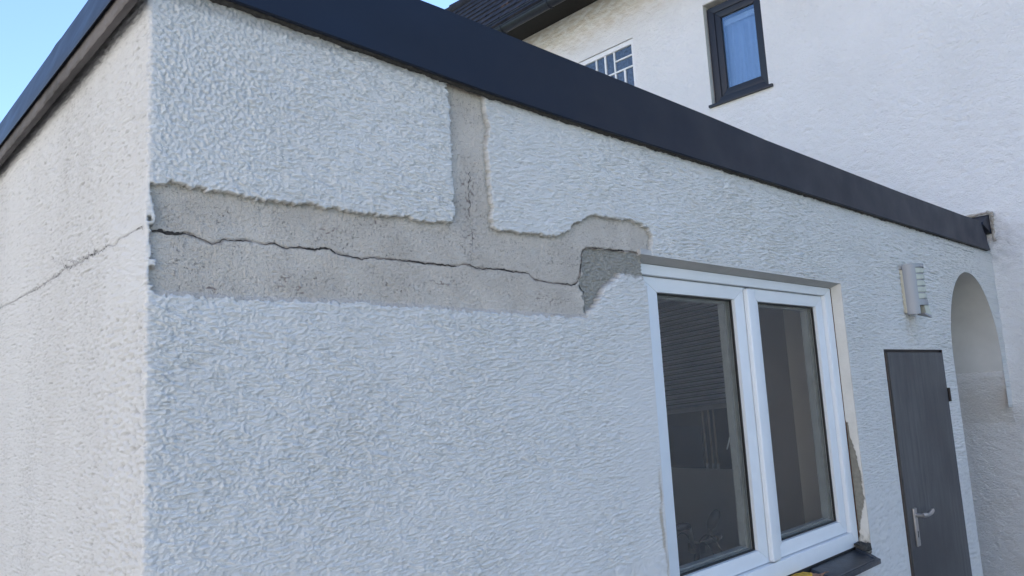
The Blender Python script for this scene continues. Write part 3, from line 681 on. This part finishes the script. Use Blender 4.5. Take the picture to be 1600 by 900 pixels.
prism_into(body, A_S, A_L, 2.372, 2.392, LW_, LD, .004)                    # above the louvres
prism_into(body, A_S, A_L, 2.148, 2.180, LW_, LD, .004)                    # below the louvres
cap_ = dring(0, PI, 30, LW_ - .001, LD - .001); body.prism(cap_, 2.387, 2.3925, 'z'); body.prism(cap_, 2.150, 2.156, 'z')
body.prism([p for p in dring(A_L, PI, 14, LW_ - .001, LD - .001)] + [(LX - .03, -.02)], 2.0985, 2.103, 'z')
body.build('lamp_body', M['lampgrey'], lamp, True)
for k in range(5):
    z0 = 2.184 + k * .0378; mb = MB(); a = dring(A_S, A_L, 16, LW_ - .002, LD - .002); bq = dring(A_S, A_L, 16, LW_ - .0095, LD - .0095)
    n_ = len(a); vb = [mb.bm.verts.new((p[0], p[1], z0 + .004)) for p in a]; vt = [mb.bm.verts.new((p[0], p[1], z0 + .030)) for p in a]
    for i in range(n_ - 1): mb.bm.faces.new((vb[i], vb[i + 1], vt[i + 1], vt[i]))
    vi = [mb.bm.verts.new((p[0], p[1], z0 + .033)) for p in bq]; vj = [mb.bm.verts.new((p[0], p[1], z0 + .003)) for p in bq]
    for i in range(n_ - 1): mb.bm.faces.new((vj[i], vj[i + 1], vb[i + 1], vb[i]))
    for i in range(n_ - 1): mb.bm.faces.new((vt[i], vt[i + 1], vi[i + 1], vi[i]))
    mb.build('louvre', M['lampwhite'], lamp, True)
mb = MB(); mb.prism(dring(0, PI, 24, LW_ - .009, LD - .009), 2.157, 2.386, 'z'); mb.build('lamp_tube_cover', M['lampgrey'], lamp, True)
mb = MB(); mb.box(4.203, 4.367, -.018, -.001, 2.108, 2.362, .003); mb.build('base_plate', M['lampbase'], lamp, True)
mb = MB(); mb.hexa([(4.262, -.100, 2.098), (4.30, -.118, 2.078), (4.345, -.075, 2.098), (4.29, -.045, 2.100), (4.262, -.094, 2.146), (4.30, -.106, 2.146), (4.345, -.072, 2.146), (4.29, -.045, 2.146)], .003)
mb.build('motion_sensor', M['lampwhite'], lamp, True)
mb = MB(); mb.hexa([(4.248, -.098, 2.094), (4.282, -.122, 2.068), (4.322, -.088, 2.086), (4.285, -.05, 2.09), (4.250, -.094, 2.104), (4.283, -.119, 2.088), (4.322, -.086, 2.098), (4.285, -.05, 2.104)], .002)
mb.build('sensor_cap', M['lampgrey'], lamp, True)

# ================================================================== things in the room, added in place of reflections in the left pane
bl_ = empty('reflection_blind', 'dark slatted blind added in the room for the stripes reflected in the left window pane', 'blind', (3.70, 1.15, 2.3))
mb = MB(); tilt_ = -.078
zb0 = lambda y: 1.612 + tilt_ * (y - 1.15)
for k in range(21):
    z0 = .012 + .032 * k
    P = []
    for (xx, dz) in ((3.688, 0.003), (3.7005, .001), (3.706, .012), (3.7005, .0235), (3.692, .0245), (3.6965, .013)):
        P.append((xx, dz))
    a = [mb.bm.verts.new((xx, .850, zb0(.85) + z0 + dz)) for xx, dz in P]; b2 = [mb.bm.verts.new((xx, 1.60, zb0(1.60) + z0 + dz)) for xx, dz in P]
    for i in range(6): mb.bm.faces.new((a[i], a[(i + 1) % 6], b2[(i + 1) % 6], b2[i]))
    mb.bm.faces.new(a); mb.bm.faces.new(b2)
mb.build('slat', M['blind'], bl_); MB().hexa([(3.7085, .852, zb0(.852)), (3.711, .852, zb0(.852)), (3.711, 1.598, zb0(1.598)), (3.7085, 1.598, zb0(1.598)), (3.7085, .852, 2.33), (3.711, .852, 2.33), (3.711, 1.598, 2.31), (3.7085, 1.598, 2.31)]).build('backing', M['black'], bl_)  # black backing draws the shadow gaps between slats as colour
mb = MB(); mb.hexa([(3.688, .848, zb0(.848) - .018), (3.708, .848, zb0(.848) - .018), (3.708, 1.602, zb0(1.602) - .018), (3.688, 1.602, zb0(1.602) - .018), (3.688, .848, zb0(.848) + .011), (3.708, .848, zb0(.848) + .011), (3.708, 1.602, zb0(1.602) + .011), (3.688, 1.602, zb0(1.602) + .011)], .002)
mb.build('bottom_rail', simple('blind_rail', (.24, .23, .22), .5), bl_)
mb = MB(); mb.box(3.66, 3.719, .845, 1.61, 2.33, 2.40, .01); mb.build('blind_box', M['blind'], bl_)
a = at(1142, 677, 0, 3.5); b2 = at(1136, 702, 0, 3.5)
hk = MB(); hk.tube([a, b2], .0042, 8); hk.tube([a, a + np.array([.02, 0, .004])], .006, 8)
hk = hk.build('hanging_rod', M['white']); hk['label'] = 'short white rod slanting in the dark part of the left window pane'; hk['category'] = 'rod'
def pole(name, y, z0, z1, label, rad=.006):
    p = empty(name, label, 'pole', (3.735, y, z0), 'poles leaning behind the blind')
    mb = MB(); mb.tube([(3.735, y, z0), (3.737, y + .004, z1)], rad, 8); mb.build('shaft', M['wood'], p); mb = MB(); mb.tube([(3.735, y, z0 - .001), (3.735, y, z0 + .03)], rad * 1.3, 8); mb.build('ferrule', M['steel'], p)
pole('broom_pole', 1.115, 1.238, 1.66, 'leftmost of three pale poles standing below the slatted blind')
pole('broom_pole', 1.072, 1.238, 1.66, 'middle one of three pale poles standing below the slatted blind')
pole('broom_pole', 1.038, 1.238, 1.66, 'rightmost of three pale poles standing below the slatted blind')
bk = MB(); bk.box(3.736, 3.750, 1.14, 1.36, 1.236, 1.50); bk = bk.build('storage_box', simple('navy', (.02, .03, .06), .6)); bk['label'] = 'dark blue board in the recess left of the pale poles'; bk['category'] = 'board'

# bicycle
bike = empty('bicycle', 'bicycle seen through the left pane with dark mirror on its handlebar', 'bicycle', (2.92, .9, 0))
gL = at(1068, 822, 0, 2.72); gR = at(1098, 848, 0, 3.02); st_ = at(1090, 855, 0, 2.92); mr = at(1115, 812, 0, 3.10)
hb = MB(); hb.tube([gL, gL + np.array([.06, .01, -.01]), st_ + np.array([-.04, 0, .01]), st_ + np.array([.04, 0, .01]), gR + np.array([.1, .0, 0]), gR + np.array([.22, .03, -.01])], .011, 10)
hbo = hb.build('handlebar', M['steel'], bike, True)
g = MB(); g.tube([gL + np.array([-.06, .04, -.01]), gL, gL + np.array([.05, .01, -.01])], .019, 10); g.build('grip', M['black'], bike, True)
g = MB(); g.tube([gR + np.array([.12, .0, 0]), gR + np.array([.24, .05, -.01])], .019, 10); g.build('grip', M['black'], bike, True)
g = MB(); t_ = bmesh.new(); bmesh.ops.create_uvsphere(t_, u_segments=20, v_segments=12, radius=1)
for v in t_.verts: v.co = Vector((v.co.x * .035, v.co.y * .028, v.co.z * .060))
bmesh.ops.rotate(t_, verts=t_.verts[:], cent=(0, 0, 0), matrix=Matrix.Rotation(R_(24), 3, 'Y') @ Matrix.Rotation(R_(20), 3, 'X')); bmesh.ops.translate(t_, verts=t_.verts[:], vec=Vector(mr)); g.merge(t_)
g.tube([mr + np.array([0, .01, -.04]), (mr + gR) / 2 + np.array([0, 0, -.02]), gR], .007, 8); g.build('mirror', M['black'], bike, True)
g = MB(); f0 = np.array([2.92, .62, 0.]); 
g.tube([st_, st_ + np.array([0, .015, -.09]), st_ + np.array([0, .0, -.26])], .015, 10); g.box(st_[0] - .03, st_[0] + .03, st_[1] - .03, st_[1] + .04, st_[2] - .03, st_[2] + .025, .008); g.build('stem', M['black'], bike, True)
hx, hy, hz = st_ + np.array([0, .0, -.26])
g = MB(); g.tube([(hx, hy, hz), (hx - .05, hy - .05, .34)], .012, 8).tube([(hx, hy, hz), (hx + .05, hy - .05, .34)], .012, 8); g.build('fork', M['black'], bike, True)
g = MB(); g.tube([(hx, hy, hz + .02), (hx, hy + .60, hz - .03)], .016, 10).tube([(hx, hy, hz - .04), (hx, hy + .50, .30)], .018, 10).tube([(hx, hy + .50, .30), (hx, hy + .66, hz + .10)], .016, 10).tube([(hx, hy + .50, .30), (hx, hy + .98, .34)], .011, 8).tube([(hx, hy + .60, hz - .03), (hx, hy + .98, .34)], .010, 8); g.build('bike_frame', simple('blue_paint', (.02, .05, .16), .3), bike, True)
g = MB(); t_ = bmesh.new(); bmesh.ops.create_uvsphere(t_, u_segments=16, v_segments=10, radius=1)
for v in t_.verts: v.co = Vector((hx + v.co.x * (.07 if v.co.y > 0 else .035), hy + .68 + v.co.y * .13, hz + .13 + v.co.z * .03))
g.merge(t_); g.build('saddle', M['black'], bike, True)
for yy in (hy - .05, hy + .98):
    g = MB(); g.tube([(hx, yy + .33 * math.cos(a), .34 + .33 * math.sin(a)) for a in np.linspace(0, 2 * PI, 33)], .017, 8, False); wo = g.build('wheel', M['rubber'], bike, True)
    g = MB(); g.tube([(hx - .03, yy, .34), (hx + .03, yy, .34)], .02, 10)
    for a in np.linspace(0, 2 * PI, 19)[:-1]: g.tube([(hx, yy, .34), (hx, yy + .315 * math.cos(a), .34 + .315 * math.sin(a))], .0015, 4)
    g.build('spoke', M['steel'], wo)
g = MB()
for (ea, hgt, dx) in ((at(1133, 872, 0, 2.95), .03, .0), (at(1124, 885, 0, 2.9), -.01, .03), (at(1048, 870, 0, 2.7), .04, -.03)):
    s0 = st_ + np.array([dx, 0, .01]); g.tube([s0 + (ea - s0) * k / 8 + np.array([0, 0, .05 * math.sin(k / 8 * PI) + hgt * math.sin(k / 8 * PI)]) for k in range(9)], .0035, 6)
g.build('cable', M['black'], bike, True)

# ================================================================== MAIN HOUSE
house = empty('main_house', 'tall white rendered house with dark roof standing behind the annex roof edge', 'house', (L, 0, 0))
def house_wall():
    y = np.concatenate([np.linspace(-9, -.7, 24), np.arange(-.68, 6.6, .014)]); z = np.concatenate([[-.1, 0], np.arange(.1, 6.42, .0145)])
    Y, Z = np.meshgrid(y, z, indexing='ij')
    n = 1 - 2 * np.abs(perlin(Y / .15 + .3 * perlin(Y / .2, Z / .1, 3), Z / .05, 101)); h = .0060 * (n * .5 + 1.1 * fbm(Y / .07, Z / .032, 3, 102))
    h += .004 * perlin(Y / .9, Z / .8, 104)
    lowz = sstep(2.2, 1.6, Z); h = h * (1 - .3 * lowz)
    band = np.maximum(np.maximum(1.565 - Y, Y - 2.345), np.maximum(4.5 - Z, Z - 5.755)); fl = sstep(.012, 0, band); h = h * (1 - fl) + .003 * fl - .003 * sstep(.012, .004, np.abs(band - .004))
    band2 = np.maximum(np.maximum(3.125 - Y, Y - 4.9), np.maximum(4.6 - Z, Z - 5.765)); fl2 = sstep(.012, 0, band2); h = h * (1 - fl2) + .004 * fl2
    grime_ = .10 * sstep(.62, .9, perlin(Y / .05, Z / .03, 105)) + .25 * np.exp(-((Y + .02) / .12) ** 2) * sstep(2.4, 2.62, Z) * sstep(3.0, 2.9, Z) * sstep(-.4, .4, fbm(Y / .06, Z / .06, 3, 106))
    rust_ = .5 * sstep(5.72, 6.35, Z + .12 * fbm(Y / .3, Z / .15, 3, 107)) * sstep(-.6, .5, fbm(Y / .14, Z / .05, 4, 108))
    rust_ = np.maximum(rust_, .12 * sstep(2.1, 1.5, Z + .2 * perlin(Y / .5, Z / .5, 110)) * (Y > -.6)); rust_ = np.maximum(rust_, .22 * sstep(1.4, .6, Z) * sstep(0, .6, fbm(Y / .2, Z / .2, 3, 109)))
    Q = np.arange(Y.size).reshape(Y.shape); F = np.stack([Q[:-1, :-1], Q[:-1, 1:], Q[1:, 1:], Q[1:, :-1]], -1)
    cy, cz = Y[:-1, :-1] + .007, Z[:-1, :-1] + .007
    k = ~((cy > 1.645) & (cy < 2.272) & (cz > 4.598) & (cz < 5.69)) & ~((cy > 3.185) & (cy < 4.85) & (cz > 4.65) & (cz < 5.70))
    np_mesh('wall', np.stack([L - h, Y, Z], -1).reshape(-1, 3), F[k], M['coat_main'], house, {'side': 0 * Y.ravel(), 'mort': 0 * Y.ravel(), 'grime_shade': grime_.ravel(), 'rust': rust_.ravel()})
house_wall()
MB().box(L + .35, L + 8, -9, 6.6, -.1, 6.4).box(L + .01, L + .35, 6.55, 6.6, -.1, 6.4).box(L + .01, L + .35, -9, -8.95, -.1, 6.4).build('wall_core', M['nwall'], house)
# upper window
uw = bpy.data.objects.new('upper_window', None); link(uw, house); uw.location = (.06, 1.95, 4.6); uw['label'] = 'small dark-framed window with pale curtain'
bpy.context.view_layer.update()
def ringx(mb, y0, y1, z0, z1, iy0, iy1, iz0, iz1, x0, x1, bev=.004):
    o_ = [(y0, z0), (y1, z0), (y1, z1), (y0, z1)]; i_ = [(iy0, iz0), (iy1, iz0), (iy1, iz1), (iy0, iz1)]
    for k in range(4):
        a, b = o_[k], o_[(k + 1) % 4]; c, d = i_[(k + 1) % 4], i_[k]
        mb.hexa([(x1, a[0], a[1]), (x1, b[0], b[1]), (x1, c[0], c[1]), (x1, d[0], d[1]), (x0, a[0], a[1]), (x0, b[0], b[1]), (x0, c[0], c[1]), (x0, d[0], d[1])], bev)
mb = MB(); ringx(mb, 1.650, 2.262, 4.604, 5.655, 1.715, 2.185, 4.672, 5.585, L + .050, L + .12); mb.build('frame', M['upframe'], uw, True)
mb = MB(); ringx(mb, 1.708, 2.192, 4.665, 5.592, 1.748, 2.118, 4.745, 5.518, L + .062, L + .13, .006); mb.build('sash', M['upframe'], uw, True)
MB().box(L + .080, L + .084, 1.744, 2.122, 4.741, 5.522).build('glass_pane', M['glass_up'], uw)
MB().box(L + .002, L + .12, 2.2725, 2.30, 4.58, 5.70).box(L + .002, L + .12, 1.62, 1.6445, 4.58, 5.70).box(L + .002, L + .12, 1.645, 2.272, 5.6905, 5.72).build('reveal', M['smooth'], uw)
mb = MB(); mb.hexa([(L - .035, 1.600, 4.566), (L - .035, 2.296, 4.566), (L + .06, 2.296, 4.570), (L + .06, 1.600, 4.570), (L - .035, 1.600, 4.594), (L - .035, 2.296, 4.594), (L + .06, 2.296, 4.606), (L + .06, 1.600, 4.606)], .003)
mb.build('sill', M['upframe'], uw, True)
MB().box(L + .125, L + .345, 1.5, 2.4, 5.55, 5.6).box(L + .34, L + .348, 1.3, 2.6, 4.4, 5.8).build('room_back', M['smooth'], uw)
cu = MB(); yy = np.linspace(1.70, 2.22, 90); a = []; b2 = []
for y in yy:
    x = L + .17 + .010 * math.sin(y * 42) + .006 * math.sin(y * 97 + 1); a.append(cu.bm.verts.new((x, y, 4.66))); b2.append(cu.bm.verts.new((x, y, 5.46)))
for i in range(len(yy) - 1): cu.bm.faces.new((a[i], a[i + 1], b2[i + 1], b2[i]))
cu = cu.build('curtain', M['curtain'], None, True); cu['label'] = 'pale pleated curtain behind the small dark-framed upper window'; cu['category'] = 'curtain'
MB().box(L + .135, L + .155, 1.70, 2.20, 5.44, 5.50, .004).build('curtain_rail', M['barrel'], uw)
# lattice window
lw = bpy.data.objects.new('lattice_window', None); link(lw, house); lw.location = (0, 4, 4.7); lw['label'] = 'glass-block window in a white basket-weave lattice'
bpy.context.view_layer.update()
mb = MB(); ringx(mb, 3.187, 4.847, 4.655, 5.697, 3.222, 4.812, 4.70, 5.640, L + .010, L + .07, .002); mb.build('frame', M['lattice'], lw)
bars = MB(); cells = []
xb0 = 3.222; zt = 5.640
def bar(y0, y1, z0, z1): bars.box(L + .018, L + .055, y0, y1, z0, z1, .002)
col_w = .268; row_h = .263
for ci in range(6):
    for ri in range(4):
        y0 = xb0 + ci * col_w; z1 = zt - ri * row_h; z0 = max(z1 - row_h + .018, 4.70); y1 = min(y0 + col_w - .020, 4.812)
        if y1 - y0 < .05 or z1 - z0 < .05: continue
        if (ci + ri) % 2 == 0:
            zm = (z0 + z1) / 2; bar(y0, y1, zm - .009, zm + .009); cells += [(y0, y1, z0, zm - .009), (y0, y1, zm + .009, z1)]
        else:
            ym = (y0 + y1) / 2; bar(ym - .012, ym + .012, z0, z1); cells += [(y0, ym - .012, z0, z1), (ym + .012, y1, z0, z1)]
for ci in range(1, 6): bar(xb0 + ci * col_w - .020, xb0 + ci * col_w, 4.70, 5.640)
for ri in range(1, 4):
    for ci in range(6): bar(xb0 + ci * col_w, min(xb0 + (ci + 1) * col_w - .0205, 4.812), zt - ri * row_h, zt - ri * row_h + .018)
bars.build('lattice_bars', M['lattice'], lw)
for (y0, y1, z0, z1) in cells:
    MB().box(L + .034, L + .05, y0 + .0005, y1 - .0005, z0 + .0005, z1 - .0005).build('pane', M['latglass'], lw)
# eave, gutter, roof
XE = 5.70
MB().box(XE + .03, L - .012, -9, 6.75, 6.34, 6.37).box(XE + .01, XE + .035, -9, 6.75, 6.24, 6.40).build('eave_board', M['eave'], house)
def gutter():
    V = []; F = []; ang = np.linspace(PI * 1.0, PI * 2, 13); ysg = np.linspace(-9, 6.78, 60); r0, r1 = .068, .062
    prof = [(r0 * math.cos(a), r0 * math.sin(a)) for a in ang] + [(r1 * math.cos(a), r1 * math.sin(a)) for a in ang[::-1]]
    # rolled front bead
    for y in ysg:
        for (dx, dz) in prof: V.append((XE - .055 + dx, y, 6.232 + dz + .002 * y * .2))
    k = len(prof)
    for i in range(len(ysg) - 1):
        for j in range(k): F.append((i * k + j, i * k + (j + 1) % k, (i + 1) * k + (j + 1) % k, (i + 1) * k + j))
    go = np_mesh('gutter', V, F, M['gutter'], house); go.data.set_sharp_from_angle(angle=R_(50))
    mb = MB(); mb.tube([(XE - .055 - .068, -9, 6.235), (XE - .055 - .068, 6.78, 6.235)], .009, 8); mb.build('gutter_bead', M['gutter'], go, True)
    for y in np.arange(-8.6, 6.8, .78):
        mb = MB(); mb.tube([(XE - .055 + .073 * math.cos(a), y, 6.232 + .073 * math.sin(a)) for a in np.linspace(PI * .95, PI * 2.02, 12)], .008, 6); mb.build('gutter_bracket', M['gutter'], go, True)
gutter()
def roof():
    pit = R_(55); ex, ez = XE - .06, 6.30; L1 = (6.55 - ex) / math.cos(pit); row = .17; n = int(L1 / row) + 1; tw_ = .15
    V = []; F = []
    def P(s_, y, h): return (ex + s_ * math.cos(pit) - h * math.sin(pit), y, ez + s_ * math.sin(pit) + h * math.cos(pit))
    r = random.Random(3)
    for i in range(n):
        off = (i % 2) * tw_ / 2; y = 2.2 + off
        while y < 6.75:
            s0 = i * row; h0 = .026 + r.uniform(-.003, .004); b0 = len(V); g = .004; yb, ye = y + g, y + tw_ - g
            s00 = s0 + r.uniform(-.005, .005)
            V += [P(s00, yb, 0), P(s00, ye, 0), P(s00, ye, h0), P(s00, yb, h0), P(s0 + row * 1.15, yb, .006), P(s0 + row * 1.15, ye, .006)]
            F += [(b0, b0 + 1, b0 + 2, b0 + 3), (b0 + 3, b0 + 2, b0 + 5, b0 + 4)]; y += tw_
    ro = np_mesh('roof', V, F, M['tile'], house, None, False)
    mb = MB(); xr, zr = P(L1, 0, 0)[0], P(L1, 0, 0)[2]
    mb.hexa([P(0, -9, -.03), P(0, 6.75, -.03), P(L1, 6.75, -.03), P(L1, -9, -.03), P(0, -9, -.002), P(0, 6.75, -.002), P(L1, 6.75, -.002), P(L1, -9, -.002)])
    mb.hexa([(xr, -9, zr - .02), (xr, 6.75, zr - .02), (xr + 1.2, 6.75, 6.3), (xr + 1.2, -9, 6.3), (xr, -9, zr), (xr, 6.75, zr), (xr + 1.25, 6.75, 6.35), (xr + 1.25, -9, 6.35)])
    mb.build('roof_deck', M['tile'], ro)
    mb = MB()
    y = -8.9
    for y in np.arange(3.0, 6.7, .33): mb.tube([(xr, y, zr + .01), (xr, y + .36, zr + .025)], [.075, .085], 10)
    mb.build('ridge_tiles', M['tile'], ro, True)
    mb = MB(); mb.tube([P(.02, 2.2, .05), P(.02, 6.7, .05)], .009, 6)
    mb.build('eave_rail', M['gutter'], ro)
roof()

# ================================================================== neighbouring house that lights the yard's shade
nb = empty('neighbour_house', 'pale sunlit house across the yard, left of the picture', 'house', (-7.5, 0, 0))
MB().box(-13.5, -7.5, -9, 9, -.1, 7.2).build('wall', M['nwall'], nb)
mb = MB(); mb.prism([(-14, 7.15), (-7.0, 7.15), (-10.5, 9.8)], -9.4, 8.4, 'y'); mb.build('roof', M['nroof'], nb)
for (y0, z0) in ((-6.5, 1.0), (-1.5, 1.0), (4.2, 1.0), (-6.5, 3.9), (-1.5, 3.9), (4.2, 3.9)):
    wv = MB(); ringx(wv, y0, y0 + 1.3, z0, z0 + 1.3, y0 + .08, y0 + 1.22, z0 + .08, z0 + 1.22, -7.49, -7.43); wf = wv.build('window', M['pvc'], nb)
    MB().box(-7.485, -7.465, y0 + .081, y0 + 1.219, z0 + .081, z0 + 1.219).build('pane', M['nglass'], wf)
